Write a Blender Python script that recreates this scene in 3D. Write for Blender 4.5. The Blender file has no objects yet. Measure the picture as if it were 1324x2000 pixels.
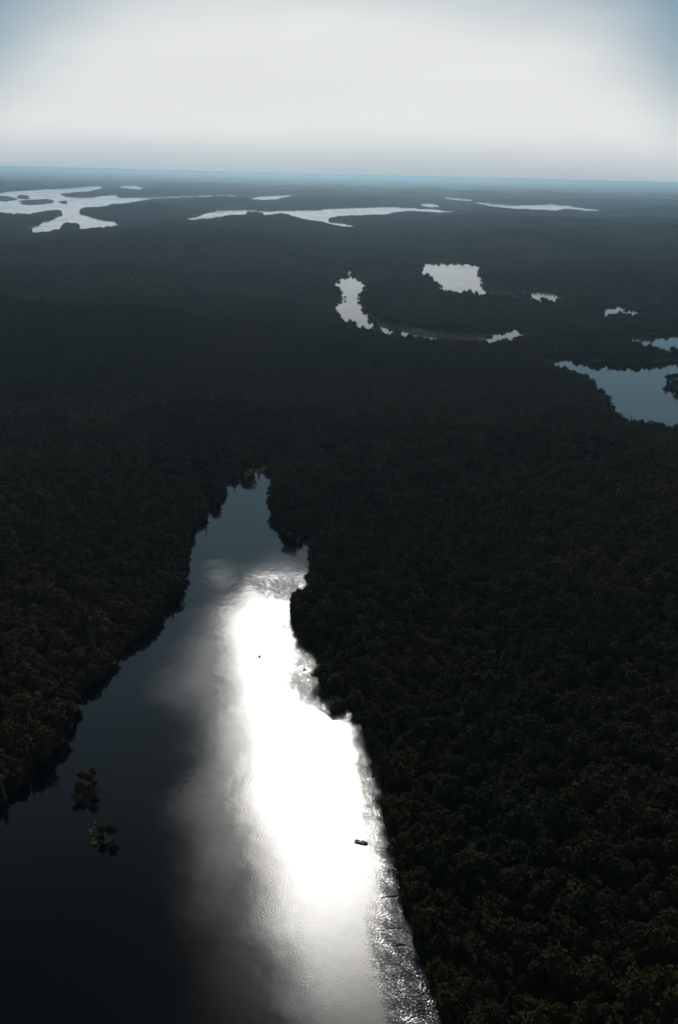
import bpy, bmesh, math, random
import numpy as np
from mathutils import Vector, Matrix, Euler
from mathutils.geometry import delaunay_2d_cdt

scene = bpy.context.scene
R = math.radians

# ------------------------------------------------------------------ camera
CAM_H = 300.0
cam_d = bpy.data.cameras.new('camera')
cam_d.sensor_fit = 'VERTICAL'
cam_d.sensor_height = 24.0
cam_d.lens = 24.0 * 1570.0 / 2000.0
cam_d.clip_start = 1.0
cam_d.clip_end = 400000.0
cam = bpy.data.objects.new('camera', cam_d)
scene.collection.objects.link(cam)
cam.matrix_world = (Matrix.Translation((0, 0, CAM_H)) @ Matrix.Rotation(R(90 - 22.7700), 4, 'X')
                    @ Matrix.Rotation(R(1.4), 4, 'Z'))
scene.camera = cam

# ------------------------------------------------------------------ sun and sky
SUN_EL, SUN_AZ = 39.6, -2.8          # azimuth measured from +Y towards +X
SUN_DIR = Vector((math.cos(R(SUN_EL)) * math.sin(R(SUN_AZ)), math.cos(R(SUN_EL)) * math.cos(R(SUN_AZ)), math.sin(R(SUN_EL))))
sun_d = bpy.data.lights.new('sun', 'SUN')
sun_d.energy = 2.0
sun_d.angle = R(0.6)
sun_d.color = (1.0, 0.96, 0.88)
sun = bpy.data.objects.new('sun', sun_d)
scene.collection.objects.link(sun)
sun.rotation_euler = SUN_DIR.to_track_quat('Z', 'Y').to_euler()

world = bpy.data.worlds.new('World')
scene.world = world
world.use_nodes = True
wt = world.node_tree
for n in list(wt.nodes):
    wt.nodes.remove(n)


class NB:
    """small node builder"""
    def __init__(self, tree):
        self.t = tree

    def node(self, typ, **kw):
        n = self.t.nodes.new(typ)
        for k, v in kw.items():
            setattr(n, k, v)
        return n

    def put(self, sock, v):
        if hasattr(v, 'is_output') or hasattr(v, 'links'):
            self.t.links.new(v, sock)
        else:
            sock.default_value = v

    def math(self, op, a, b=None, c=None, clamp=False):
        n = self.node('ShaderNodeMath', operation=op, use_clamp=clamp)
        for i, v in enumerate((a, b, c)):
            if v is not None:
                self.put(n.inputs[i], v)
        return n.outputs[0]

    def vmath(self, op, a, b=None, out=0, scale=None):
        n = self.node('ShaderNodeVectorMath', operation=op)
        self.put(n.inputs[0], a)
        if b is not None:
            self.put(n.inputs[1], b)
        if scale is not None:
            self.put(n.inputs['Scale'], scale)
        return n.outputs[out]

    def mix(self, f, a, b, typ='MIX'):
        n = self.node('ShaderNodeMix', data_type='RGBA', blend_type=typ)
        self.put(n.inputs['Factor'], f)
        self.put(n.inputs['A'], a)
        self.put(n.inputs['B'], b)
        return n.outputs['Result']

    def noise(self, vec, scale, detail=4.0, rough=0.5, dist=0.0, out='Fac'):
        n = self.node('ShaderNodeTexNoise')
        if vec is not None:
            self.put(n.inputs['Vector'], vec)
        n.inputs['Scale'].default_value = scale
        n.inputs['Detail'].default_value = detail
        n.inputs['Roughness'].default_value = rough
        n.inputs['Distortion'].default_value = dist
        return n.outputs[out]

    def remap(self, v, a, b, c=0.0, d=1.0, smooth=True):
        n = self.node('ShaderNodeMapRange')
        n.interpolation_type = 'SMOOTHSTEP' if smooth else 'LINEAR'
        self.put(n.inputs['Value'], v)
        for k, q in zip(('From Min', 'From Max', 'To Min', 'To Max'), (a, b, c, d)):
            self.put(n.inputs[k], q)
        return n.outputs['Result']


W = NB(wt)
sky = W.node('ShaderNodeTexSky', sky_type='NISHITA')
sky.sun_disc = False
sky.sun_elevation = R(SUN_EL)
sky.sun_rotation = R(SUN_AZ)
sky.altitude = 300.0
sky.air_density = 0.22
sky.dust_density = 0.4
sky.ozone_density = 1.0
SKY_STRENGTH = 0.05
tc = W.node('ShaderNodeTexCoord')
dirv = W.vmath('NORMALIZE', tc.outputs['Generated'])
sep = W.node('ShaderNodeSeparateXYZ')
W.put(sep.inputs[0], dirv)
dz = W.math('MAXIMUM', sep.outputs['Z'], 0.0)
el = W.math('MULTIPLY', W.math('ARCSINE', dz), 57.2958)                      # elevation in degrees
cosang = W.vmath('DOT_PRODUCT', dirv, tuple(SUN_DIR), out=1)
ang = W.math('MULTIPLY', W.math('ARCCOSINE', W.math('MINIMUM', cosang, 0.99999)), 57.2958)   # degrees from the sun
# a flat cloud deck: the direction carried on to a plane overhead
inv = W.math('DIVIDE', 1.0, W.math('MAXIMUM', dz, 0.05))
deck = W.vmath('SCALE', dirv, scale=inv)
flat = W.vmath('MULTIPLY', deck, (1.0, 1.0, 0.0))
streak = W.vmath('MULTIPLY', flat, (1.0, 0.50, 0.0))                         # clouds drawn out along the wind
n1 = W.noise(W.vmath('ADD', streak, (3.1, 7.9, 0.0)), 6.0, 4.0, 0.45, 0.4)
n2 = W.noise(W.vmath('ADD', streak, (11.7, 2.3, 0.0)), 15.0, 5.0, 0.55, 0.6)
n3 = W.noise(W.vmath('MULTIPLY', dirv, (1.0, 1.0, 2.5)), 3.2, 3.0, 0.45, 0.2)
cn = W.math('SUBTRACT', W.math('ADD', W.math('MULTIPLY', n1, 0.65), W.math('MULTIPLY', n2, 0.35)), 0.5)
dsep = W.node('ShaderNodeSeparateXYZ')
W.put(dsep.inputs[0], flat)
DX, DY = dsep.outputs['X'], dsep.outputs['Y']
# a long streak of cloud crosses in front of the sun and runs on overhead
xl = W.math('ADD', -0.245, W.math('MULTIPLY', W.math('MAXIMUM', W.math('SUBTRACT', 1.45, DY), 0.0), 0.25))
eL = W.math('SUBTRACT', DX, xl)
eR = W.math('SUBTRACT', W.math('ADD', 0.035, W.math('MULTIPLY', W.math('SUBTRACT', 1.4, DY), 0.22)), DX)
bow = W.math('MULTIPLY', W.math('POWER', W.math('ADD', DX, 0.10), 2.0), 3.5)
eF = W.math('MULTIPLY', W.math('SUBTRACT', W.math('SUBTRACT', 1.885, DY), bow), 0.6)
e_core = W.math('MINIMUM', W.math('MINIMUM', eL, eR), eF)
core = W.remap(W.math('ADD', e_core, W.math('MULTIPLY', cn, 0.30)), -0.03, 0.085)
e_veil = W.math('ADD', W.math('MINIMUM', W.math('MINIMUM', W.math('ADD', eL, 0.085), W.math('ADD', eR, 0.2)), W.math('ADD', eF, 0.02)), W.math('MULTIPLY', cn, 0.30))
thin = W.math('MULTIPLY', W.remap(e_veil, -0.045, 0.15), W.remap(cn, -0.18, 0.16, 0.05, 0.25))
# a scrap of cloud torn off ahead of the streak
pq = W.vmath('LENGTH', W.vmath('MULTIPLY', W.vmath('ADD', flat, (0.308, -1.925, 0.0)), (40.0, 24.0, 0.0)), out=1)
scrap = W.math('MULTIPLY', W.remap(W.math('ADD', pq, W.math('MULTIPLY', cn, 7.0)), 0.0, 1.3, 1.0, 0.0), 0.15)
cover = W.math('MAXIMUM', W.math('MAXIMUM', core, thin), scrap)
# light that the cloud scatters forward round the sun
glow = W.math('MULTIPLY', W.math('EXPONENT', W.math('MULTIPLY', W.math('POWER', W.math('DIVIDE', ang, 12.7), 3.3), -1.0)), 70.0)
glow = W.math('ADD', glow, W.math('MULTIPLY', W.math('EXPONENT', W.math('DIVIDE', ang, -9.0)), 9.0))
sky_col = W.vmath('SCALE', sky.outputs[0], scale=SKY_STRENGTH)
# pale bright air low down under the sun, greyer and bluer higher up and to the sides
azr = W.math('SUBTRACT', W.math('MULTIPLY', W.math('ARCTAN2', sep.outputs['X'], W.math('MAXIMUM', sep.outputs['Y'], 0.001)), 57.2958), SUN_AZ + 2.0)
s_ = W.math('ADD', W.math('ADD', el, W.math('MULTIPLY', W.math('MINIMUM', W.math('MULTIPLY', azr, azr), 900.0), 0.0175)), W.math('MULTIPLY', W.math('SUBTRACT', n3, 0.5), 5.0))
low = W.remap(s_, 8.5, 17.0, 1.0, 0.0)
high = W.mix(W.remap(el, 27.0, 49.0, 0.94, 0.04), sky_col, (0.51, 0.81, 1.02, 1.0))
pale = W.mix(W.remap(el, -0.3, 3.0), (1.00, 1.17, 1.29, 1.0), (1.71, 1.76, 1.74, 1.0))
pale = W.vmath('SCALE', pale, scale=W.remap(W.noise(W.vmath('MULTIPLY', dirv, (1.0, 1.0, 5.0)), 4.0, 5.0, 0.55, 0.5), 0.25, 0.75, 0.965, 1.03))
base = W.mix(low, high, pale)
cloud_col = W.vmath('ADD', W.vmath('SCALE', (1.0, 0.975, 0.93), scale=glow), (0.38, 0.40, 0.41))
final = W.mix(cover, base, cloud_col)
bg = W.node('ShaderNodeBackground')
W.put(bg.inputs['Color'], final)
bg.inputs['Strength'].default_value = 1.0
wo = W.node('ShaderNodeOutputWorld')
wt.links.new(bg.outputs[0], wo.inputs['Surface'])

vs = scene.view_settings
vs.view_transform = 'Standard'
vs.look = 'None'
vs.exposure = -1.15
vs.gamma = 1.0
vs.use_curve_mapping = False
scene.render.engine = 'CYCLES'
cy = scene.cycles
cy.use_denoising = True
cy.max_bounces = 5
cy.diffuse_bounces = 1
cy.glossy_bounces = 2
cy.transmission_bounces = 2
cy.volume_bounces = 0
cy.sample_clamp_indirect = 4.0
cy.caustics_reflective = False
cy.caustics_refractive = False

# ------------------------------------------------------------------ helpers
col = scene.collection
rng = np.random.default_rng(7)
random.seed(7)


def link(name, mesh, mat=None, parent=None):
    o = bpy.data.objects.new(name, mesh)
    if mat is not None and not mesh.materials:
        mesh.materials.append(mat)
    col.objects.link(o)
    o.parent = parent
    return o


def empty(name, loc=(0, 0, 0), rz=0.0, scale=1.0):
    o = bpy.data.objects.new(name, None)
    o.empty_display_size = 0.5
    col.objects.link(o)
    o.location = loc
    o.rotation_euler = (0, 0, rz)
    o.scale = (scale,) * 3
    return o


def tag(o, label=None, cat=None, group=None, kind=None):
    for k, v in (('label', label), ('category', cat), ('group', group), ('kind', kind)):
        if v:
            o[k] = v
    return o


def material(name):
    m = bpy.data.materials.new(name)
    m.use_nodes = True
    nb = NB(m.node_tree)
    return m, nb, m.node_tree.nodes['Principled BSDF']


def mesh_from(name, verts, faces, smooth=False):
    me = bpy.data.meshes.new(name)
    me.from_pydata([tuple(v) for v in verts], [], [tuple(f) for f in faces])
    me.update()
    if smooth:
        me.polygons.foreach_set('use_smooth', [True] * len(me.polygons))
    return me

# ------------------------------------------------------------------ shore outlines, metres east and north of the viewpoint
LAKES = {
    'main': [(-190.682,231.153), (-181.837,275.589), (-168.707,314.351), (-161.152,336.652), (-155.649,361.208), (-151.693,383.696), (-153.983,398.017), (-156.241,415.792), (-148.599,428.519), (-146.304,438.164), (-145.277,455.884), (-138.563,474.996), (-133.527,491.861), (-128.202,509.694), (-126.392,528.395), (-123.66,564.924), (-123.221,582.448), (-127.04,610.212), (-128.872,630.004), (-131.305,656.286), (-127.712,673.25), (-124.532,700.571), (-119.934,728.588), (-114.199,748.955), (-117.379,794.065), (-112.295,809.57), (-102.4,819.589), (-93.3035,839.486), (-77.4246,840.6), (-70.9259,786.361), (-70.1341,753.246), (-66.1283,713.688), (-60.6062,683.487), (-53.0823,672.328), (-46.3041,655.913), (-36.4454,644.588), (-29.3202,656.903), (-26.5373,667.085), (-22.2953,654.028), (-18.3715,646.694), (-23.5126,638.985), (-23.6485,610.69), (-22.8866,573.76), (-23.9427,552.422), (-28.243,536.092), (-35.1481,522.651), (-29.8887,498.888), (-20.5789,480.938), (-11.4201,463.381), (-9.56937,448.288), (-11.1051,433.81), (-6.82434,421.885), (0.760555,410.079), (11.7555,401.395), (18.451,394.285), (19.2418,374.723), (20.6755,361.657), (24.7,345.335), (26.6973,326.314), (28.1831,312.164), (30.493,292.527), (33.0789,274.583), (34.5448,258.083), (35.641,245.332), (39.4304,233.471), (43.0954,223.435), (43.5299,211.807), (47.92,192.613), (70,120), (90,40), (60,-60), (120,-200), (0,-280), (-180,-240), (-280,-100), (-250,40)],
    'east': [(368.53,1539.69), (375.361,1506.98), (409.11,1507.28), (435.005,1478.12), (457.853,1442.39), (486.254,1429.52), (524.275,1433.71), (568.531,1455), (594.555,1475.24), (624.158,1478.67), (705.397,1470.01), (732.849,1371.71), (674.108,1157.82), (577.465,977.982), (500.067,924.86), (454.577,933.419), (425.405,953.635), (427.723,996.266), (415.093,1013.03), (389.325,1005.82), (374.66,1007.14), (372.782,1057.82), (379.693,1120.61), (397.237,1192.62), (388.266,1209.03), (388.548,1266.94), (384.439,1298.07), (375.809,1330.31), (353.498,1362.66), (347.158,1399.61)],
    'pond_e': [(613.888,1744.74), (635.103,1735.76), (644.832,1725.76), (685.372,1753.67), (718.191,1782.41), (741.955,1785.77), (814.082,1770.15), (736.065,1573.72), (672.813,1540.54), (640.137,1546.93), (600.655,1498.01), (588.18,1521.76), (571.543,1543.87), (564.586,1551.96), (568.484,1602.38)],
    'pond_n': [(645.76,2027.86), (703.696,2183.34), (737.709,2226.59), (744.703,2162.37), (758.357,2102.97), (692.219,1921.24), (668.24,1924.98), (650.417,1937.16), (626.292,1916.93), (600.87,1864.33)],
    'pond_q': [(479.741,2327.63), (536.502,2368.6), (560.738,2454.86), (596.263,2490.9), (618.829,2456.36), (608.817,2401.26), (635.638,2378.17), (564.454,2137.08), (527.105,2108.05), (497.533,2122.39), (486.527,2157.76)],
    'square': [(301.051,3241.07), (372.642,3280.8), (452.715,3280.26), (509.884,3234.93), (445.777,2829.5), (473.722,2787.14), (421.798,2520.77), (431.457,2359.33), (379.218,2223.19), (337.024,2246.46), (291.127,2269.79), (259.307,2328.2), (262.528,2508.77), (246.548,2701.93), (277.421,3016.77)],
    'mid': [(-2.84276,2927.65), (18.9621,2970.63), (50.8725,2915.2), (46.9483,2640.93), (65.0177,2505.77), (43.2065,2300.29), (37.3585,2174.81), (26.7459,2157.58), (47.9459,2137.78), (45.5081,2005.04), (57.9995,1897.07), (75.0859,1750.54), (51.7128,1672.71), (20.3293,1701.5), (-1.34468,1766.11), (-18.3951,1896.31), (-15.8756,2129.73), (10.6131,2151.41), (-5.86486,2167.54), (-26.8067,2432.5), (-14.5347,2588.53), (-29.057,2613.12), (7.93992,2804.22)],
    'stream': [(71.152,1763.32), (92.0126,1732.84), (112.641,1711.39), (137.302,1678.84), (133.603,1618.31), (108.755,1649.19), (85.7202,1670.26)],
    'stream_b': [(136.038,1662.67), (165.896,1644.01), (206.207,1632.65), (247.515,1632.52), (287.986,1660.04), (283.439,1632.2), (243.622,1605.18), (202.977,1605.3), (163.312,1616.47)],
    'stream_c': [(424.784,2390.46), (471.285,2323.61), (524.25,2301.94), (508.996,2232.91), (455.6,2243.45), (407.087,2286.41)],
    'pond_s': [(288.068,1658.3), (316.241,1730.36), (341.251,1779.44), (375.354,1811.3), (398.903,1765.58), (360.614,1607.04), (337.521,1597.82), (318.147,1563.85), (295.751,1548.92), (277.031,1536.3)],
    'north_west': [(-4182.09,9536.12), (-4248.86,10558.6), (-4418.76,12063.8), (-4419.83,13377.7), (-4538.79,14811.1), (-4749.68,16464.7), (-4523.81,15908), (-3851.67,13337.5), (-3542.03,11654.6), (-3572.53,10956.8), (-3209.29,9810.29), (-3000.86,9571.17), (-2894.69,9893.05), (-2970.41,10820.5), (-2947.05,11123.3), (-2619.82,9922.46), (-2490.51,10045), (-2380.75,10627), (-2030.23,11511.5), (-1580.87,12273.6), (-1428.36,11086.2), (-1822.28,10327.9), (-2040.17,9892.45), (-2127.47,9490.91), (-2134.29,8812.76), (-2081.93,8187.19), (-2150.17,7985.09), (-2061.84,7246.73), (-2084.28,6886.83), (-2011.31,6473), (-1951.12,6248.21), (-1802.81,5939.35), (-1602.59,5547.82), (-1459.31,5422.05), (-1279.83,4758.24), (-1302.25,4542.36), (-1339.51,4482.45), (-1353.71,4351.3), (-1476.64,4735.11), (-1545.31,4884.22), (-1596.44,4860.38), (-1575.33,4723.03), (-1467.16,4360.45), (-1467.33,4184.42), (-1469.76,4000.55), (-1724.08,4682.32), (-1821.44,5079.55), (-1959.12,5851.29), (-2109.58,6323.89), (-2136.98,6248.57), (-2163.6,6058.04), (-2116.07,5680.28), (-2186.42,5641.27), (-2345.62,5785.97), (-2610.7,5916.58)],
    'far_pool': [(-3787,14289.1), (-4289.68,16571.1), (-4409.31,17943.3), (-4081.6,16930.8), (-3167.57,13454.8), (-3140.86,12545.6), (-3442.2,12983.5)],
    'far_mid': [(-1182.85,11254.6), (-1075.94,12331.4), (-812.335,13417), (-812.554,11700.5), (-862.296,11004.3), (-833.81,10102.3), (-1023.92,9738)],
    'north': [(-1052.27,5246.24), (-1091.05,5791.36), (-1112.21,6729.56), (-1081.55,7348.28), (-930.718,7551.45), (-704.865,7358.8), (-526.189,7572.54), (-171.617,7898.77), (-130.929,8290.21), (68.6784,8548.47), (395.293,9041.12), (518.276,9122.46), (573.202,8872.22), (827.299,8761.01), (923.096,8435.89), (1026.52,8252.25), (878.44,7602.71), (668.579,7806.92), (482.536,7811.27), (346.647,6924.06), (176.605,6742.21), (-62.2194,6450.2), (-130.728,6062.36), (-121.39,5975.08), (-38.2209,5882.22), (47.6972,5548.43), (28.7468,5080.92), (-47.8952,5103.52), (-136.493,5571.96), (-265.42,5830.43), (-414.722,5966.49), (-545.303,5832.16), (-620.874,5953.42), (-619.148,6458.82), (-654.546,6747.59), (-795.542,6850.61), (-742.649,6261.28), (-864.662,6114.93), (-914.789,5524.75), (-965.161,5253.31)],
    'far_bit': [(893.368,10346.2), (1000.71,10642.3), (1042.8,10119.4), (993.401,9101.52), (899.051,8969.89), (843.115,9240.59)],
    'far_arm': [(1644.17,14538.6), (1719.5,13953.3), (1862.02,12918.9), (1640.03,11607.7), (1531.42,12119), (1473.45,12880.3)],
    'north_east': [(1750.18,11741.3), (1902.97,11315), (2170.86,11309.8), (2267.79,10803.6), (2762.18,11537.6), (2810.71,11180.5), (2793.77,10138.8), (2869.79,9735.72), (2554.32,8727.23), (2504.94,9285.28), (2358.83,9478.47), (2135.03,8670.08), (1988.42,8707.27), (1842.21,9012.26), (1639.78,8377.28), (1662,8907.11), (1648.99,9789.38)],
    'west_pond': [(-794.206,2004.09), (-787.866,2020.49), (-775.613,2039.06), (-708.38,1854.5), (-716.936,1827.9), (-728.949,1837.93)]}
ISLANDS = {
    'a': [(-4028.59,9577.45), (-3630.3,9284.47), (-3403.06,8874.5), (-3202.51,8319.14), (-3113,7909.85), (-3317.91,8222.75), (-3479.06,8256.44)],
    'b': [(-3754.54,9863.88), (-3699.48,9921.43), (-3242.34,8825.05), (-3222.03,8655.48), (-3431.46,9049.01)],
    'c': [(-3141.9,8369.77), (-3053.48,8443.62), (-3051.14,8804.19), (-2823.2,8297.7), (-2683.26,7798.22), (-2661.79,7409.14), (-2756.5,7342.13)],
    'd': [(-2744.68,8360.76), (-2724.87,8376.67), (-2526.39,7773.6), (-2567.21,7813.59)],
    'cape': [(517.162,1274.58), (517.956,1247.91), (535.283,1230.2), (582.459,1247.76), (611.854,1298.04), (565.289,1307.37), (533.297,1300.52)],
    'isl1': [(-135.468,329.452), (-136.315,339.08), (-130.95,341.251), (-124.386,335.586), (-120.374,324.363), (-124.78,318.74), (-131.024,320.338)],
    'isl2': [(-114.51,296.815), (-113.438,301.789), (-108.457,301.951), (-104.414,297.139), (-106.079,293.213), (-110.96,293.058)]}

# ------------------------------------------------------------------ shore geometry
def ragged(poly, amp, step, seed):
    """breaks a plain outline into a natural shore by repeated midpoint displacement"""
    r = np.random.default_rng(seed)
    p = [np.array(q, float) for q in poly]
    for _ in range(4):
        out = []
        for i, a in enumerate(p):
            b = p[(i + 1) % len(p)]
            out.append(a)
            d = b - a
            ln = np.linalg.norm(d)
            if ln > step:
                nrm = np.array([-d[1], d[0]]) / ln
                out.append((a + b) / 2 + nrm * float(np.clip(r.normal(), -1.5, 1.5)) * amp * ln)
        p = out
    return np.array(p)


NEAR_LAKES = ('main', 'east', 'pond_e', 'pond_n', 'pond_q', 'square', 'mid', 'stream', 'stream_b', 'stream_c', 'pond_s', 'west_pond')
SHORE = {}
for i, (k, poly) in enumerate(LAKES.items()):
    if k == 'main':
        SHORE[k] = ragged(poly, 0.09, 5.0, i)
    elif k in ('stream', 'stream_b', 'stream_c'):
        SHORE[k] = ragged(poly, 0.02, 20.0, i)
    elif k in NEAR_LAKES:
        SHORE[k] = ragged(poly, 0.08, 10.0, i)
    else:
        SHORE[k] = ragged(poly, 0.025, 120.0, i)
ISLE = {k: ragged(p, 0.07, 3.0 if k.startswith('isl') else 30.0, 50 + i) for i, (k, p) in enumerate(ISLANDS.items())}


def poly_sd(pts, poly):
    """signed distance (positive outside) from many points to one outline"""
    a = poly
    b = np.roll(poly, -1, axis=0)
    d2 = np.full(len(pts), 1e18)
    ins = np.zeros(len(pts), bool)
    x, y = pts[:, 0], pts[:, 1]
    for (ax, ay), (bx, by) in zip(a, b):
        ex, ey = bx - ax, by - ay
        wx, wy = x - ax, y - ay
        t = np.clip((wx * ex + wy * ey) / max(ex * ex + ey * ey, 1e-9), 0, 1)
        d2 = np.minimum(d2, (wx - t * ex) ** 2 + (wy - t * ey) ** 2)
        c = (ay > y) != (by > y)
        if abs(by - ay) > 1e-12:
            ins ^= c & (x < (bx - ax) * (y - ay) / (by - ay) + ax)
    d = np.sqrt(d2)
    return np.where(ins, -d, d)


def lake_sd(pts, reach=600.0):
    """distance to the nearest lake shore, cut off at a reach that grows with distance"""
    lim = reach + 0.08 * np.hypot(pts[:, 0], pts[:, 1])
    out = lim.copy()
    for k, poly in SHORE.items():
        lo, hi = poly.min(0), poly.max(0)
        m = ((pts[:, 0] > lo[0] - lim) & (pts[:, 0] < hi[0] + lim) & (pts[:, 1] > lo[1] - lim) & (pts[:, 1] < hi[1] + lim))
        if m.any():
            out[m] = np.minimum(out[m], poly_sd(pts[m], poly))
    return out


_hr = np.random.default_rng(21)
_waves = []
for wl, am in ((5200, 9), (2900, 14), (1500, 14), (820, 9), (420, 5.5), (230, 3.6), (120, 2.4)):
    for _ in range(3):
        th = _hr.uniform(0, math.pi)
        k = 2 * math.pi / (wl * _hr.uniform(0.8, 1.25))
        _waves.append((k * math.cos(th), k * math.sin(th), _hr.uniform(0, 6.28), am / 1.7))


def hills(p):
    z = np.zeros(len(p))
    for kx, ky, ph, am in _waves:
        z += am * np.sin(kx * p[:, 0] + ky * p[:, 1] + ph)
    return z


def height(p, sd=None):
    if sd is None:
        sd = lake_sd(p)
    r = np.hypot(p[:, 0], p[:, 1])
    t = np.clip((sd - 15) / (160 + 0.03 * r), 0, 1)
    t = t * t * (3 - 2 * t)
    b = np.clip(sd / 40.0, 0, 1)
    rise = 12.0 * t * np.clip(1.5 - r / 20000.0, 0.2, 1)
    return np.where(sd > 0, -0.7 + 2.2 * b + rise + hills(p) * t * np.clip(r / 900.0, 0.25, 1.0), -1.6)


# ------------------------------------------------------------------ materials of the setting
def forest_floor():
    m, nb, bs = material('forest_floor')
    g = nb.node('ShaderNodeNewGeometry').outputs['Position']
    big = nb.noise(g, 0.0016, 5, 0.6)
    fine = nb.noise(g, 0.045, 3, 0.6)
    c = nb.mix(nb.remap(big, 0.35, 0.65), (0.014, 0.017, 0.009, 1), (0.023, 0.019, 0.011, 1))
    c = nb.mix(nb.remap(fine, 0.3, 0.7, 0.0, 0.6), c, (0.012, 0.013, 0.008, 1))
    nb.put(bs.inputs['Base Color'], c)
    bs.inputs['Roughness'].default_value = 0.95
    bs.inputs['Specular IOR Level'].default_value = 0.05
    bump = nb.node('ShaderNodeBump')
    bump.inputs['Strength'].default_value = 0.9
    bump.inputs['Distance'].default_value = 14.0
    nb.put(bump.inputs['Height'], nb.noise(g, 0.022, 4, 0.65))
    nb.put(bs.inputs['Normal'], bump.outputs[0])
    return m


def water_mat(wind):
    m, nb, bs = material('lake_water_ruffled' if wind else 'lake_water_calm')
    bs.inputs['Base Color'].default_value = (0.0010, 0.0013, 0.0015, 1)
    bs.inputs['Specular IOR Level'].default_value = 0.95
    bs.inputs['IOR'].default_value = 1.333
    bs.inputs['Roughness'].default_value = 0.055
    g = nb.node('ShaderNodeNewGeometry').outputs['Position']
    slow = nb.noise(g, 0.05, 2, 0.5)
    b0 = nb.node('ShaderNodeBump')
    b0.inputs['Strength'].default_value = 0.35
    b0.inputs['Distance'].default_value = 0.10
    nb.put(b0.inputs['Height'], slow)
    nrm = b0.outputs[0]
    if wind:
        att = nb.node('ShaderNodeAttribute', attribute_name='wind')
        w = att.outputs['Fac']
        warp = nb.vmath('ADD', g, nb.vmath('SCALE', nb.noise(g, 0.03, 3, 0.55, out='Color'), scale=26.0))
        r1 = nb.node('ShaderNodeTexWave', wave_type='BANDS', bands_direction='X')
        nb.put(r1.inputs['Vector'], warp)
        r1.inputs['Scale'].default_value = 0.42
        r1.inputs['Distortion'].default_value = 5.0
        r1.inputs['Detail'].default_value = 2.0
        r1.inputs['Detail Scale'].default_value = 1.6
        hgt = nb.math('ADD', nb.math('MULTIPLY', r1.outputs['Fac'], 0.5), nb.noise(g, 1.0, 2, 0.5))
        b1 = nb.node('ShaderNodeBump')
        b1.inputs['Distance'].default_value = 0.18
        nb.put(b1.inputs['Strength'], w)
        nb.put(b1.inputs['Height'], hgt)
        nb.put(b1.inputs['Normal'], nrm)
        nrm = b1.outputs[0]
        rr = nb.noise(g, 0.012, 4, 0.6)
        nb.put(bs.inputs['Roughness'], nb.remap(rr, 0.35, 0.65, 0.045, 0.075))
    else:
        rs = nb.noise(nb.vmath('MULTIPLY', g, (1.0, 0.35, 1.0)), 0.006, 4, 0.6, 0.5)
        nb.put(bs.inputs['Roughness'], nb.remap(rs, 0.42, 0.64, 0.04, 0.11))
    nb.put(bs.inputs['Normal'], nrm)
    return m


M_FLOOR = forest_floor()
M_WATER = water_mat(False)
M_WATER_W = water_mat(True)

# ------------------------------------------------------------------ ground sheet, out to the horizon
az = np.concatenate([np.radians(np.linspace(-40, 42, 300)), np.radians(np.linspace(46, 316, 46))])
rad = np.concatenate([[0.0], np.geomspace(40.0, 90000.0, 400)])
AA, RR = np.meshgrid(az, rad)
gx, gy = (RR * np.sin(AA)).ravel(), (RR * np.cos(AA)).ravel()
gp = np.stack([gx, gy], 1)
gz = height(gp)
na, nr = len(az), len(rad)
ii, jj = np.meshgrid(np.arange(nr - 1), np.arange(na), indexing='ij')
j2 = (jj + 1) % na
quads = np.stack([ii * na + jj, (ii + 1) * na + jj, (ii + 1) * na + j2, ii * na + j2], -1).reshape(-1, 4)
me = bpy.data.meshes.new('ground')
me.vertices.add(len(gp))
me.vertices.foreach_set('co', np.stack([gx, gy, gz], 1).ravel())
me.loops.add(quads.size)
me.loops.foreach_set('vertex_index', quads[:, ::-1].ravel())
me.polygons.add(len(quads))
me.polygons.foreach_set('loop_start', np.arange(0, quads.size, 4))
me.polygons.foreach_set('use_smooth', np.ones(len(quads), bool))
me.update(calc_edges=True)
me.validate()
ground = tag(link('ground', me, M_FLOOR), kind='structure')

# ------------------------------------------------------------------ water
def fill_mesh(name, outline, spacing=None, z=0.0):
    pts = [Vector(p) for p in outline]
    if spacing:
        lo, hi = outline.min(0), outline.max(0)
        xs, ys = np.meshgrid(np.arange(lo[0], hi[0], spacing), np.arange(max(lo[1], 120), hi[1], spacing))
        q = np.stack([xs.ravel(), ys.ravel()], 1)
        q = q[poly_sd(q, outline) < -0.4 * spacing]
        pts += [Vector(p) for p in q]
    n = len(outline)
    v, e, f, *_ = delaunay_2d_cdt(pts, [], [list(range(n))], 1, 1e-4)
    return mesh_from(name, [(p.x, p.y, z) for p in v], f)


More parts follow.
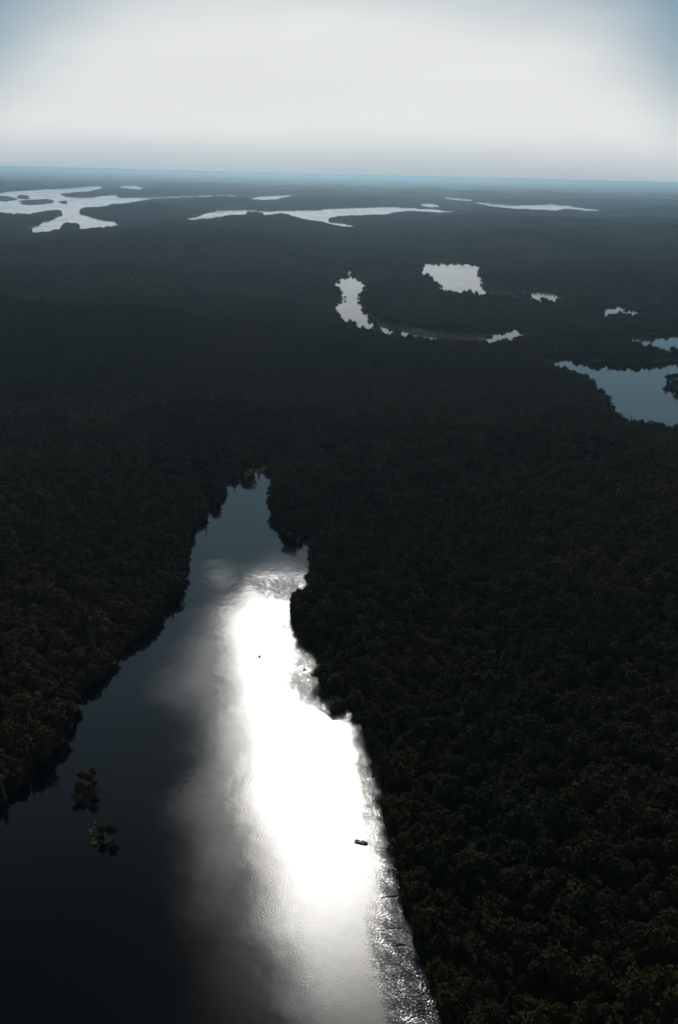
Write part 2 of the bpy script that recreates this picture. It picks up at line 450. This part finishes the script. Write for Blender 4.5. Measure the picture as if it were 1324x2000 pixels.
WATER_NAMES = {'main': 'lake', 'stream': 'stream', 'stream_b': 'stream', 'stream_c': 'stream'}
for k, outline in SHORE.items():
    nm = WATER_NAMES.get(k, 'pond' if 'pond' in k or k in ('far_pool', 'far_bit') else 'lake')
    me = fill_mesh(nm, outline, 6.0 if k == 'main' else None, 0.0)
    if k == 'main':
        co = np.empty(len(me.vertices) * 3)
        me.vertices.foreach_get('co', co)
        co = co.reshape(-1, 3)[:, :2]
        # breeze-ruffled water: along the right-hand bank and round the head of the open stretch
        rb = np.array(LAKES['main'][28:68])
        d = np.full(len(co), 1e9)
        for a, b in zip(rb[:-1], rb[1:]):
            e_ = b - a
            t = np.clip(((co - a) @ e_) / (e_ @ e_), 0, 1)
            d = np.minimum(d, np.hypot(*(co - a - t[:, None] * e_).T))
        along = co[:, 1]
        wob = 0.5 + 0.5 * np.sin(along * 0.045 + 1.0) * np.sin(along * 0.017 + 0.4)
        w = np.clip(1.3 - d / (8.0 + 13.0 * wob), 0, 1) ** 1.6 * np.clip((520 - along) / 60, 0, 1)
        cx, cy_ = -35.0, 560.0
        w = np.maximum(w, 0.45 * np.clip(1.3 - np.hypot((co[:, 0] - cx) / 34, (co[:, 1] - cy_) / 22), 0, 1))
        w = np.maximum(w, 0.03)
        att = me.attributes.new('wind', 'FLOAT', 'POINT')
        att.data.foreach_set('value', w.astype(np.float32))
    tag(link(nm, me, M_WATER_W if k == 'main' else M_WATER), kind='structure')

for k, outline in ISLE.items():
    far_i = k in 'abcd'
    top = 7.0 if far_i else 0.8
    c = outline.mean(0)
    n = len(outline)
    inner = c + (outline - c) * 0.8
    v = [(x, y, -1.0) for x, y in outline] + [(x, y, top) for x, y in inner] + [(c[0], c[1], top * 1.3)]
    f = [(i, (i + 1) % n, n + (i + 1) % n, n + i) for i in range(n)] + [(n + i, n + (i + 1) % n, 2 * n) for i in range(n)]
    tag(link('island', mesh_from('island', v, f), M_FLOOR), kind='structure')

# ------------------------------------------------------------------ trees
def leaf_mat(name, a, b):
    m, nb, bs = material(name)
    oi = nb.node('ShaderNodeObjectInfo')
    g = nb.node('ShaderNodeNewGeometry').outputs['Position']
    n = nb.noise(g, 0.006, 4, 0.6)
    f = nb.math('ADD', nb.math('MULTIPLY', oi.outputs['Random'], 0.55), nb.remap(n, 0.35, 0.65, -0.1, 0.55), clamp=True)
    c = nb.mix(f, a, b)
    stand = nb.noise(g, 0.0021, 4, 0.6, 0.4)
    c = nb.mix(nb.remap(stand, 0.42, 0.58, 0.0, 0.75), c, (0.008, 0.014, 0.006, 1))
    c = nb.mix(nb.remap(nb.noise(g, 0.9, 2, 0.5), 0.3, 0.7, 0.0, 0.3), c, (0.012, 0.014, 0.007, 1))
    nb.put(bs.inputs['Base Color'], c)
    bs.inputs['Roughness'].default_value = 0.75
    bs.inputs['Specular IOR Level'].default_value = 0.03
    return m


def bark_mat():
    m, nb, bs = material('bark')
    g = nb.node('ShaderNodeTexCoord').outputs['Object']
    n = nb.noise(nb.vmath('MULTIPLY', g, (6, 6, 1.2)), 2.0, 4, 0.6)
    nb.put(bs.inputs['Base Color'], nb.mix(n, (0.05, 0.038, 0.028, 1), (0.12, 0.10, 0.085, 1)))
    bs.inputs['Roughness'].default_value = 0.9
    return m


M_LEAF = leaf_mat('broadleaf_foliage', (0.023, 0.020, 0.007, 1), (0.050, 0.028, 0.010, 1))
M_NEEDLE = leaf_mat('spruce_needles', (0.012, 0.017, 0.009, 1), (0.020, 0.021, 0.011, 1))
M_BARK = bark_mat()


def tube(verts, faces, pts, radii, sides=6):
    base = len(verts)
    for i, (p, r) in enumerate(zip(pts, radii)):
        p = Vector(p)
        d = Vector(pts[min(i + 1, len(pts) - 1)]) - Vector(pts[max(i - 1, 0)])
        q = d.to_track_quat('Z', 'Y')
        for s in range(sides):
            t = 2 * math.pi * s / sides
            verts.append(p + q @ Vector((r * math.cos(t), r * math.sin(t), 0)))
    for i in range(len(pts) - 1):
        for s in range(sides):
            a, b = base + i * sides + s, base + i * sides + (s + 1) % sides
            faces.append((a, b, b + sides, a + sides))
    faces.append(tuple(base + (len(pts) - 1) * sides + s for s in range(sides)))


def leaf_quad(verts, faces, c, n, size, r):
    n = Vector(n)
    q = n.to_track_quat('Z', 'Y')
    a = r.uniform(0, 6.28)
    base = len(verts)
    for k in range(4):
        t = a + k * math.pi / 2
        s = size * r.uniform(0.6, 1.1)
        verts.append(Vector(c) + q @ Vector((s * math.cos(t), s * math.sin(t), r.uniform(-0.12, 0.12) * size)))
    faces.append((base, base + 1, base + 2, base + 3))


def broadleaf(seed, leaves=620, H=12.5, rad=3.6):
    r = random.Random(seed)
    tv, tf, cv, cf = [], [], [], []
    lean = (r.uniform(-0.5, 0.5), r.uniform(-0.5, 0.5))
    tube(tv, tf, [(0, 0, -0.4), (lean[0] * .3, lean[1] * .3, H * .3), (lean[0], lean[1], H * .72)], [0.26, 0.2, 0.07])
    lobes = [((lean[0], lean[1], H * 0.66), rad * 0.72, H * 0.26)]
    for k in range(r.randint(5, 7)):
        a = k * 1.05 + r.uniform(-.4, .4)
        d = rad * r.uniform(0.42, 0.68)
        z = H * r.uniform(0.45, 0.80)
        c = (lean[0] + d * math.cos(a), lean[1] + d * math.sin(a), z)
        lobes.append((c, rad * r.uniform(0.36, 0.54), H * r.uniform(0.12, 0.18)))
        tube(tv, tf, [(lean[0] * .4, lean[1] * .4, H * .38), ((c[0] + lean[0]) * .5, (c[1] + lean[1]) * .5, z - H * .06), c], [0.1, 0.07, 0.03], 4)
    lobes.append(((lean[0] * 1.3, lean[1] * 1.3, H * 0.86), rad * 0.45, H * 0.13))
    wts = [l[1] ** 2 for l in lobes]
    for _ in range(leaves):
        c, lr, lh = r.choices(lobes, wts)[0]
        v = Vector((r.gauss(0, 1), r.gauss(0, 1), r.gauss(0.25, 1))).normalized()
        k = r.uniform(0.72, 1.08)
        p = (c[0] + v.x * lr * k, c[1] + v.y * lr * k, c[2] + v.z * lh * k)
        n = (v + Vector((r.gauss(0, .5), r.gauss(0, .5), r.gauss(0.2, .5)))).normalized()
        leaf_quad(cv, cf, p, n, r.uniform(0.42, 0.82), r)
    return mesh_from('trunk', tv, tf), mesh_from('crown', cv, cf)


def spruce(seed, H=15.0, rad=2.3):
    r = random.Random(seed)
    tv, tf, cv, cf = [], [], [], []
    tube(tv, tf, [(0, 0, -0.4), (0, 0, H * .5), (0, 0, H * .98)], [0.22, 0.14, 0.03])
    z = H * 0.10
    while z < H * 0.985:
        t = (z - H * .1) / (H * .9)
        rr = rad * (1 - t) ** 0.85 * r.uniform(0.8, 1.1) + 0.12
        nb = max(5, int(11 * (1 - t) + 3))
        a0 = r.uniform(0, 6.28)
        for k in range(nb):
            a = a0 + 6.283 * k / nb + r.uniform(-.2, .2)
            L = rr * r.uniform(0.75, 1.15)
            w = 0.30 * L + 0.16
            ca, sa = math.cos(a), math.sin(a)
            b = len(cv)
            up = 0.10 * L
            cv += [Vector((0, 0, z + up)), Vector((ca * L * .55 - sa * w, sa * L * .55 + ca * w, z - .18 * L)),
                   Vector((ca * L, sa * L, z - .36 * L)), Vector((ca * L * .55 + sa * w, sa * L * .55 - ca * w, z - .18 * L))]
            cf.append((b, b + 1, b + 2, b + 3))
        z += H * 0.055 * (1.15 - 0.5 * t)
    return mesh_from('trunk', tv, tf), mesh_from('crown', cv, cf)


BROAD = [broadleaf(100 + k, H=13.5, rad=q) for k, q in enumerate((4.6, 5.2, 4.3, 5.7))]
SPRUCE = [spruce(200 + k, rad=q) for k, q in enumerate((2.2, 2.6, 1.9))]
for tr, cr in BROAD:
    tr.materials.append(M_BARK)
    cr.materials.append(M_LEAF)
for tr, cr in SPRUCE:
    tr.materials.append(M_BARK)
    cr.materials.append(M_NEEDLE)


def joined(name, tr, cr):
    bm = bmesh.new()
    bm.from_mesh(cr)
    nc = len(bm.faces)
    bm.from_mesh(tr)
    bm.faces.ensure_lookup_table()
    for f in bm.faces[nc:]:
        f.material_index = 1
    me = bpy.data.meshes.new(name)
    bm.to_mesh(me)
    bm.free()
    me.materials.append(cr.materials[0])
    me.materials.append(M_BARK)
    return me


def patch_mesh(name, seed, size, spacing):
    """a stand of low-detail crowns, for woods too far off to tell the trees apart"""
    r = random.Random(seed)
    cv, cf, mats = [], [], []
    n = int(size / spacing)
    for i in range(n):
        for j in range(n):
            x = (i + .5 - n / 2) * spacing + r.uniform(-.4, .4) * spacing
            y = (j + .5 - n / 2) * spacing + r.uniform(-.4, .4) * spacing
            con = r.random() < 0.22
            h = r.uniform(9, 14) * (1.2 if con else 1)
            w = spacing * (0.42 if con else r.uniform(0.52, 0.7))
            rings = ((0.25, 0.8), (0.45, 1.0), (0.95, 0.08)) if con else ((0.35, 0.7), (0.62, 1.0), (0.88, 0.62), (1.0, 0.12))
            b = len(cv)
            s = 6
            for z, k in rings:
                a0 = r.uniform(0, 1)
                for q in range(s):
                    t = a0 + 6.283 * q / s
                    kk = k * r.uniform(0.75, 1.2)
                    cv.append((x + w * kk * math.cos(t), y + w * kk * math.sin(t), h * z * r.uniform(.93, 1.05)))
            for k in range(len(rings) - 1):
                for q in range(s):
                    a_, b_ = b + k * s + q, b + k * s + (q + 1) % s
                    cf.append((a_, b_, b_ + s, a_ + s))
                    mats.append(1 if con else 0)
            cf.append(tuple(b + (len(rings) - 1) * s + q for q in range(s)))
            mats.append(1 if con else 0)
    me = mesh_from(name, cv, cf)
    me.materials.append(M_LEAF)
    me.materials.append(M_NEEDLE)
    me.polygons.foreach_set('material_index', mats)
    return me


def scatter_tree(name, protos, pos, rot, scl, idx):
    """one object of kind stuff: prototypes set on points by geometry nodes"""
    pc = bpy.data.collections.new(name + '_kinds')
    for i, me in enumerate(protos):
        pc.objects.link(bpy.data.objects.new('%s_kind_%02d' % (name, i), me))
    me = bpy.data.meshes.new(name)
    me.vertices.add(len(pos))
    me.vertices.foreach_set('co', np.asarray(pos, np.float32).ravel())
    for nm, typ, key, val in (('turn', 'FLOAT_VECTOR', 'vector', rot), ('size', 'FLOAT_VECTOR', 'vector', scl), ('kind_index', 'INT', 'value', idx)):
        a = me.attributes.new(nm, typ, 'POINT')
        a.data.foreach_set(key, np.asarray(val, np.int32 if typ == 'INT' else np.float32).ravel())
    me.update()
    o = link(name, me)
    ng = bpy.data.node_groups.new(name, 'GeometryNodeTree')
    ng.interface.new_socket(name='Geometry', in_out='INPUT', socket_type='NodeSocketGeometry')
    ng.interface.new_socket(name='Geometry', in_out='OUTPUT', socket_type='NodeSocketGeometry')
    gi, go = ng.nodes.new('NodeGroupInput'), ng.nodes.new('NodeGroupOutput')
    ip = ng.nodes.new('GeometryNodeInstanceOnPoints')
    ci = ng.nodes.new('GeometryNodeCollectionInfo')
    ci.inputs['Collection'].default_value = pc
    ci.inputs['Separate Children'].default_value = True
    ci.inputs['Reset Children'].default_value = True
    ip.inputs['Pick Instance'].default_value = True
    for nm, typ, sock in (('turn', 'FLOAT_VECTOR', 'Rotation'), ('size', 'FLOAT_VECTOR', 'Scale'), ('kind_index', 'INT', 'Instance Index')):
        na_ = ng.nodes.new('GeometryNodeInputNamedAttribute')
        na_.data_type = typ
        na_.inputs['Name'].default_value = nm
        ng.links.new(na_.outputs['Attribute'], ip.inputs[sock])
    ng.links.new(gi.outputs[0], ip.inputs['Points'])
    ng.links.new(ci.outputs[0], ip.inputs['Instance'])
    ng.links.new(ip.outputs[0], go.inputs[0])
    md = o.modifiers.new('scatter', 'NODES')
    md.node_group = ng
    return tag(o, kind='stuff')


def sector_points(r0, r1, a0, a1, sp):
    x = np.arange(-r1, r1, sp)
    y = np.arange(-r1 * 0.2, r1, sp)
    X, Y = np.meshgrid(x, y)
    p = np.stack([X.ravel(), Y.ravel()], 1) + rng.uniform(-.42, .42, (X.size, 2)) * sp
    r = np.hypot(p[:, 0], p[:, 1])
    a = np.degrees(np.arctan2(p[:, 0], p[:, 1]))
    return p[(r >= r0) & (r < r1) & (a > a0) & (a < a1)]


singles = np.concatenate([sector_points(90, 420, -75, 75, 7.0), sector_points(420, 1750, -31, 31, 7.2), sector_points(1750, 3600, -27, 27, 9.0)])
ssd = lake_sd(singles)
sr = np.hypot(*singles.T)
keep = (ssd > 0.6 + 1.2 * rng.random(len(ssd))) & ((sr < 1750) | (ssd < 45))
glade = np.sin(singles[:, 0] * 0.061 + 2.5 * np.sin(singles[:, 1] * 0.023)) * np.sin(singles[:, 1] * 0.053 + 2.1 * np.sin(singles[:, 0] * 0.019))
keep &= (glade < 0.965) | (ssd < 12)
singles, ssd, sr = singles[keep], ssd[keep], sr[keep]
sz = height(singles, ssd)
# trees on the near islets and the wooded point of the right-hand lake
extra = []
for k, sp in (('cape', 6.5), ('isl1', 4.6), ('isl2', 4.4)):
    o_ = ISLE[k]
    lo, hi = o_.min(0), o_.max(0)
    X, Y = np.meshgrid(np.arange(lo[0], hi[0], sp), np.arange(lo[1], hi[1], sp))
    q = np.stack([X.ravel(), Y.ravel()], 1) + rng.uniform(-.35, .35, (X.size, 2)) * sp
    q = q[poly_sd(q, o_) < -0.3]
    extra.append((k, q))
# undergrowth right along the shores
for k in ('main', 'east'):
    o_, sq_ = SHORE[k], []
    nx_ = np.roll(o_, -1, axis=0)
    for a_, b_ in zip(o_, nx_):
        L_ = np.linalg.norm(b_ - a_)
        m_ = int(L_ / 3.4 + rng.random())
        if m_ and a_[1] > 60:
            t_ = rng.random(m_)[:, None]
            nr_ = np.array([b_[1] - a_[1], a_[0] - b_[0]]) / max(L_, 1e-6)
            c_ = a_ + (b_ - a_) * t_
            for sg in (1, -1):
                q = c_ + nr_ * sg * rng.uniform(0.8, 4.5, (m_, 1))
                sq_.append(q)
    q = np.concatenate(sq_)
    extra.append(('shore', q[poly_sd(q, o_) > 0.4]))
n0 = len(singles)
isl_key = np.array([''] * n0, dtype=object)
for k, q in extra:
    singles = np.concatenate([singles, q])
    ssd = np.concatenate([ssd, np.full(len(q), 3.0)])
    sz = np.concatenate([sz, np.full(len(q), 0.7)])
    isl_key = np.concatenate([isl_key, np.array([k] * len(q), dtype=object)])
sr = np.hypot(*singles.T)
N = len(singles)
edge = np.clip(1 - ssd / 22.0, 0, 1)
patchy = 0.5 + 0.5 * np.sin(singles[:, 0] * 0.011 + 1.3 * np.sin(singles[:, 1] * 0.007)) * np.sin(singles[:, 1] * 0.009 + 2.0)
is_spruce = rng.random(N) < (0.03 + 0.10 * patchy ** 2 + 0.35 * edge * np.where(singles[:, 1] > 650, 1.0, 0.45))
is_spruce[isl_key == 'cape'] = rng.random((isl_key == 'cape').sum()) < 0.75
is_spruce[np.char.startswith(isl_key.astype(str), 'isl')] = False
size = rng.normal(1.0, 0.22, N).clip(0.55, 1.6) * (0.94 + 0.14 * patchy) * (1.0 + 0.22 * np.sin(singles[:, 0] * 0.13 + 2.2 * np.sin(singles[:, 1] * 0.05)) * np.sin(singles[:, 1] * 0.11 + 1.7 * np.sin(singles[:, 0] * 0.04)))
size[np.char.startswith(isl_key.astype(str), 'isl')] *= 0.48
size[isl_key == 'shore'] *= rng.uniform(0.4, 0.85, (isl_key == 'shore').sum())
isl_key[isl_key == 'shore'] = ''
for k in ('stream', 'stream_b', 'stream_c'):                                  # low growth on the wet ground by the streams
    size[poly_sd(singles, SHORE[k]) < 60] *= 0.42
turn = np.zeros((N, 3))
turn[:, 2] = rng.uniform(0, 6.283, N)
turn[:, :2] = rng.normal(0, 0.035, (N, 2))
kidx = np.where(is_spruce, 4 + rng.integers(0, 3, N), rng.integers(0, 4, N))
scl = np.stack([size * rng.uniform(.9, 1.15, N), size * rng.uniform(.9, 1.15, N), size * rng.uniform(.88, 1.15, N)], 1)
pos = np.concatenate([singles, sz[:, None]], 1)

# which of them the camera sees largest
camM = np.array(cam.matrix_world.to_3x3())
q = (pos + np.array([0, 0, 6.0]) - np.array([0, 0, CAM_H])) @ camM
u, v = q[:, 0] / -q[:, 2] * 1570 / 662, q[:, 1] / -q[:, 2] * 1.570
inview = (q[:, 2] < 0) & (np.abs(u) < 0.97) & (np.abs(v) < 0.97)
dist = np.linalg.norm(q, axis=1)
single_out = np.zeros(N, bool)
for kind in (False, True):
    c = np.where(inview & (is_spruce == kind))[0]
    c = c[np.argsort(dist[c] / size[c])]
    single_out[c[:300]] = True


def place(i):
    tr, cr = (BROAD + SPRUCE)[kidx[i]]
    sp = bool(is_spruce[i])
    t = empty('spruce_tree' if sp else 'broadleaf_tree', pos[i])
    t.rotation_euler = turn[i]
    t.scale = scl[i]
    link('trunk', tr, None, t)
    link('crown', cr, None, t)
    k = isl_key[i]
    kind_w = 'narrow dark spruce' if sp else 'dark round-crowned broadleaf tree'
    if k == 'isl1':
        lab, grp = 'low dark broadleaf tree on the larger islet by the left bank', 'trees on the larger islet'
    elif k == 'isl2':
        lab, grp = 'low dark broadleaf tree on the small islet with yellow reeds', 'trees on the reedy islet'
    elif k == 'cape':
        lab, grp = kind_w + ' on the island at the right edge', 'trees on the right-hand island'
    else:
        right = pos[i][0] > -40 if pos[i][1] < 700 else pos[i][0] > -80
        side = 'right' if right else 'left'
        if ssd[i] < 9:
            lab, grp = '%s on the %s bank at the edge of the long lake' % (kind_w, side), '%s lining the %s shore' % ('spruces' if sp else 'broadleaf trees', side)
        else:
            lab, grp = '%s in the near forest behind the %s bank of the long lake' % (kind_w, side), '%s of the near %s forest' % ('spruces' if sp else 'broadleaf trees', side)
    tag(t, lab, 'spruce' if sp else 'broadleaf tree', grp)


for i in np.where(single_out)[0]:
    place(int(i))
rest = ~single_out
protos = [joined('forest_%02d' % k, t_, c_) for k, (t_, c_) in enumerate(BROAD + SPRUCE)]
scatter_tree('forest', protos, pos[rest], turn[rest], scl[rest], kidx[rest])

# farther woods, as stands
P = sector_points(1730, 7200, -27, 27, 25.0)
psd = lake_sd(P)
pr = np.hypot(*P.T)
k_ = psd > np.where(pr < 3600, 40.0, 14.0)
P, psd = P[k_], psd[k_]
pz = height(P, psd)
fp = [patch_mesh('distant_forest_%02d' % k, 300 + k, 28.0, 6.4) for k in range(5)]
n = len(P)
tz = np.zeros((n, 3))
tz[:, 2] = rng.uniform(0, 6.283, n)
sc_ = np.repeat(rng.uniform(.9, 1.15, n)[:, None], 3, 1)
sc_[:, 2] *= rng.uniform(.8, 1.2, n)
scatter_tree('distant_forest', fp, np.concatenate([P, pz[:, None]], 1), tz, sc_, rng.integers(0, 5, n))

# the woods beyond, in larger stands
P = sector_points(7150, 21000, -26, 26, 74.0)
psd = lake_sd(P)
P, psd = P[psd > 50.0], psd[psd > 50.0]
pz = height(P, psd)
fp = [patch_mesh('horizon_forest_%02d' % k, 400 + k, 84.0, 9.5) for k in range(3)]
n = len(P)
tz = np.zeros((n, 3))
tz[:, 2] = rng.uniform(0, 6.283, n)
sc_ = np.repeat(rng.uniform(.95, 1.1, n)[:, None], 3, 1)
scatter_tree('horizon_forest', fp, np.concatenate([P, pz[:, None] - 4.0], 1), tz, sc_, rng.integers(0, 3, n))

# ------------------------------------------------------------------ things on the water
def plain(name, c, rough=0.6, metal=0.0, var=0.3):
    m, nb, bs = material(name)
    g = nb.node('ShaderNodeTexCoord').outputs['Object']
    n = nb.noise(g, 3.0, 4, 0.6)
    d = tuple(x * (1 - var) for x in c) + (1,)
    nb.put(bs.inputs['Base Color'], nb.mix(n, d, tuple(c) + (1,)))
    bs.inputs['Roughness'].default_value = rough
    bs.inputs['Metallic'].default_value = metal
    return m


M_HULL = plain('dark_hull_paint', (0.03, 0.032, 0.034), 0.5)
M_WOOD = plain('boat_wood', (0.10, 0.065, 0.04), 0.7)
M_ENGINE = plain('engine_cowl', (0.02, 0.02, 0.022), 0.35)
M_REED = plain('dry_reed', (0.52, 0.43, 0.14), 0.8)
M_LOG = plain('drowned_wood', (0.07, 0.055, 0.045), 0.85)


def boat(loc, rz):
    t = empty('motor_boat', loc, rz)
    tag(t, 'small dark open boat lying on the bright glare near the right bank', 'boat')
    n, L = 13, 6.4
    sec = []
    for i in range(n):
        s = i / (n - 1)
        w = 0.95 * math.sin(math.pi * min(1, 0.34 + 0.66 * (1 - s)) / 1.0 * 0.5) if s < .5 else 0.95 * max(0.02, 1 - ((s - .5) / .5) ** 2.2)
        x = -L / 2 + L * s
        gun = 0.55 + 0.35 * s ** 3
        sec.append([(x, -w, gun), (x, -w * .85, 0.15), (x, 0, -0.12 + 0.3 * s ** 4), (x, w * .85, 0.15), (x, w, gun),
                    (x, w * .9, gun - .02), (x, w * .7, 0.2), (x, 0, 0.08 + .3 * s ** 4), (x, -w * .7, 0.2), (x, -w * .9, gun - .02)])
    v = [p for s in sec for p in s]
    m = 10
    f = [(i * m + k, i * m + (k + 1) % m, (i + 1) * m + (k + 1) % m, (i + 1) * m + k) for i in range(n - 1) for k in range(m)]
    f += [tuple(range(m))[::-1], tuple((n - 1) * m + k for k in range(m))]
    link('hull', mesh_from('hull', v, f), M_HULL, t)

    def box(name, lo, hi, mat, bev=0.03):
        bm = bmesh.new()
        bmesh.ops.create_cube(bm, size=1)
        for vv in bm.verts:
            vv.co = Vector([lo[k] + (vv.co[k] + .5) * (hi[k] - lo[k]) for k in range(3)])
        bmesh.ops.bevel(bm, geom=bm.edges[:], offset=bev, segments=2, affect='EDGES')
        me_ = bpy.data.meshes.new(name)
        bm.to_mesh(me_)
        bm.free()
        return link(name, me_, mat, t)
    for x in (-1.9, 1.2):
        box('thwart', (x, -0.72, 0.36), (x + .3, 0.72, 0.42), M_WOOD)
    v, f = [], []
    tube(v, f, [(1.5, 0, .55), (2.3, 0, .80), (3.0, 0, .9)], [.55, .36, .05], 8)
    link('fore_deck', mesh_from('fore_deck', v, f, True), M_HULL, t)
    box('console', (-1.15, -0.6, 0.1), (-0.1, 0.6, 0.95), M_ENGINE, 0.12)
    box('windscreen', (0.0, -0.62, 0.7), (0.06, 0.62, 1.2), M_ENGINE, 0.02)
    box('outboard_motor', (-3.65, -0.2, 0.15), (-3.2, 0.2, 0.8), M_ENGINE, 0.08)


boat((14.9, 299.0, 0.02), R(-14))


def buoy(loc, label, s):
    t = empty('buoy', loc, 0, s)
    tag(t, label, 'buoy', 'dark buoys on the lake')
    bm = bmesh.new()
    bmesh.ops.create_uvsphere(bm, u_segments=16, v_segments=10, radius=0.55)
    for v_ in bm.verts:
        v_.co.z = v_.co.z * 0.8 + 0.1
    me_ = bpy.data.meshes.new('float')
    bm.to_mesh(me_)
    bm.free()
    link('float', me_, M_HULL, t)
    v, f = [], []
    tube(v, f, [(0, 0, .4), (0, 0, 1.0), (0, 0, 1.25)], [.14, .11, .09], 8)
    link('post', mesh_from('post', v, f), M_ENGINE, t)
    v, f = [], []
    tube(v, f, [(0.24 * math.cos(a), 0.24 * math.sin(a), .5) for a in np.linspace(0, 6.283, 11)], [.05] * 11, 5)
    link('collar', mesh_from('collar', v, f), M_ENGINE, t)


buoy((-50.9, 460.1, 0), 'small dark buoy alone in the upper middle of the glare', 1.6)
buoy((-20.2, 445.7, 0), 'dark buoy at the right rim of the glare, close to the bank', 1.8)


def fallen_log(a, b, label, r0=0.3, seed=0):
    rr = random.Random(seed)
    a, b = Vector(a), Vector(b)
    t = empty('fallen_log', a)
    tag(t, label, 'log')
    d = b - a
    v, f = [], []
    tube(v, f, [(0, 0, 0), d * .35 + Vector((0, .15, .05)), d * .7, d], [r0, r0 * .8, r0 * .55, r0 * .2], 7)
    link('trunk', mesh_from('trunk', v, f, True), M_LOG, t)
    for k in range(6):
        s = rr.uniform(.4, .97)
        p = d * s
        e_ = Vector((-d.y, d.x, 0)).normalized() * rr.choice((-1, 1)) * rr.uniform(.7, 1.9) + d.normalized() * rr.uniform(.4, 1.2) + Vector((0, 0, rr.uniform(.2, 1.0)))
        v, f = [], []
        tube(v, f, [p, p + e_ * .5 + Vector((0, 0, .1)), p + e_], [r0 * .35, r0 * .25, r0 * .1], 5)
        link('branch', mesh_from('branch', v, f), M_LOG, t)


fallen_log((31.0, 268.5, .3), (22.5, 266.8, .1), 'dark branching log reaching farthest into the water by the right bank', .32, 1)
fallen_log((31.5, 251.5, .3), (24.5, 250.9, .1), 'thin dark log lying out from the right bank below the branching one', .22, 2)
fallen_log((32.5, 243.5, .3), (26.5, 242.6, .1), 'short dark log nearest the bottom of the right bank', .22, 3)


def reed_bed(name, spots, label, seed):
    rr = random.Random(seed)
    v, f = [], []
    for (cx, cy_, rad_, n_, h) in spots:
        for _ in range(n_):
            a, d = rr.uniform(0, 6.28), rad_ * math.sqrt(rr.random())
            x, y = cx + d * math.cos(a), cy_ + d * math.sin(a) * .6
            hh = h * rr.uniform(.6, 1.2)
            lx, ly = rr.gauss(0, .35), rr.gauss(0, .35)
            w = rr.uniform(.05, .11)
            b = len(v)
            t = rr.uniform(0, 3.14)
            wx, wy = w * math.cos(t), w * math.sin(t)
            v += [(x - wx, y - wy, -.1), (x + wx, y + wy, -.1), (x + wx + lx * .5, y + wy + ly * .5, hh * .7), (x + lx, y + ly, hh), (x - wx + lx * .5, y - wy + ly * .5, hh * .7)]
            f.append((b, b + 1, b + 2, b + 3, b + 4))
    tag(link(name, mesh_from(name, v, f), M_REED), label, 'reeds', kind='stuff')


reed_bed('reeds', [(-117.0, 307.0, .5, 30, 1.7), (-116.5, 304.0, .3, 10, 1.6), (-117.6, 301.8, .7, 36, 1.8), (-117.2, 300.0, .6, 26, 1.6),
                   (-115.0, 297.0, .4, 14, 1.5), (-113.2, 297.2, .5, 14, 1.5), (-114.2, 294.0, .7, 40, 1.8), (-112.9, 294.3, .6, 30, 1.7)],
         'yellow dry reeds fringing the small islet', 5)
ms = []
mr = random.Random(9)
for _ in range(46):
    k = mr.random()
    ms.append((-103 + 36 * k + mr.uniform(-5, 5), 806 + 42 * min(k, .75) / .75 - (14 if k > .85 else 0) + mr.uniform(-7, 7), mr.uniform(.8, 2.4), mr.randint(14, 40), 1.9))
reed_bed('marsh_reeds', ms, 'pale marsh reeds at the far head of the long lake', 6)

# ------------------------------------------------------------------ air
m = bpy.data.materials.new('haze')
m.use_nodes = True
for n_ in list(m.node_tree.nodes):
    m.node_tree.nodes.remove(n_)
pv = m.node_tree.nodes.new('ShaderNodeVolumePrincipled')
pv.inputs['Color'].default_value = (0.60, 0.84, 1.0, 1)
pv.inputs['Density'].default_value = 4.3e-5
pv.inputs['Anisotropy'].default_value = 0.66
om = m.node_tree.nodes.new('ShaderNodeOutputMaterial')
m.node_tree.links.new(pv.outputs[0], om.inputs['Volume'])
S, z0, z1 = 92000.0, -40.0, 312.0
hv = [(x, y, z) for z in (z0, z1) for x, y in ((-S, -S), (S, -S), (S, S), (-S, S))]
hf = [(3, 2, 1, 0), (4, 5, 6, 7), (0, 1, 5, 4), (1, 2, 6, 5), (2, 3, 7, 6), (3, 0, 4, 7)]
tag(link('haze', mesh_from('haze', hv, hf), m), kind='stuff')
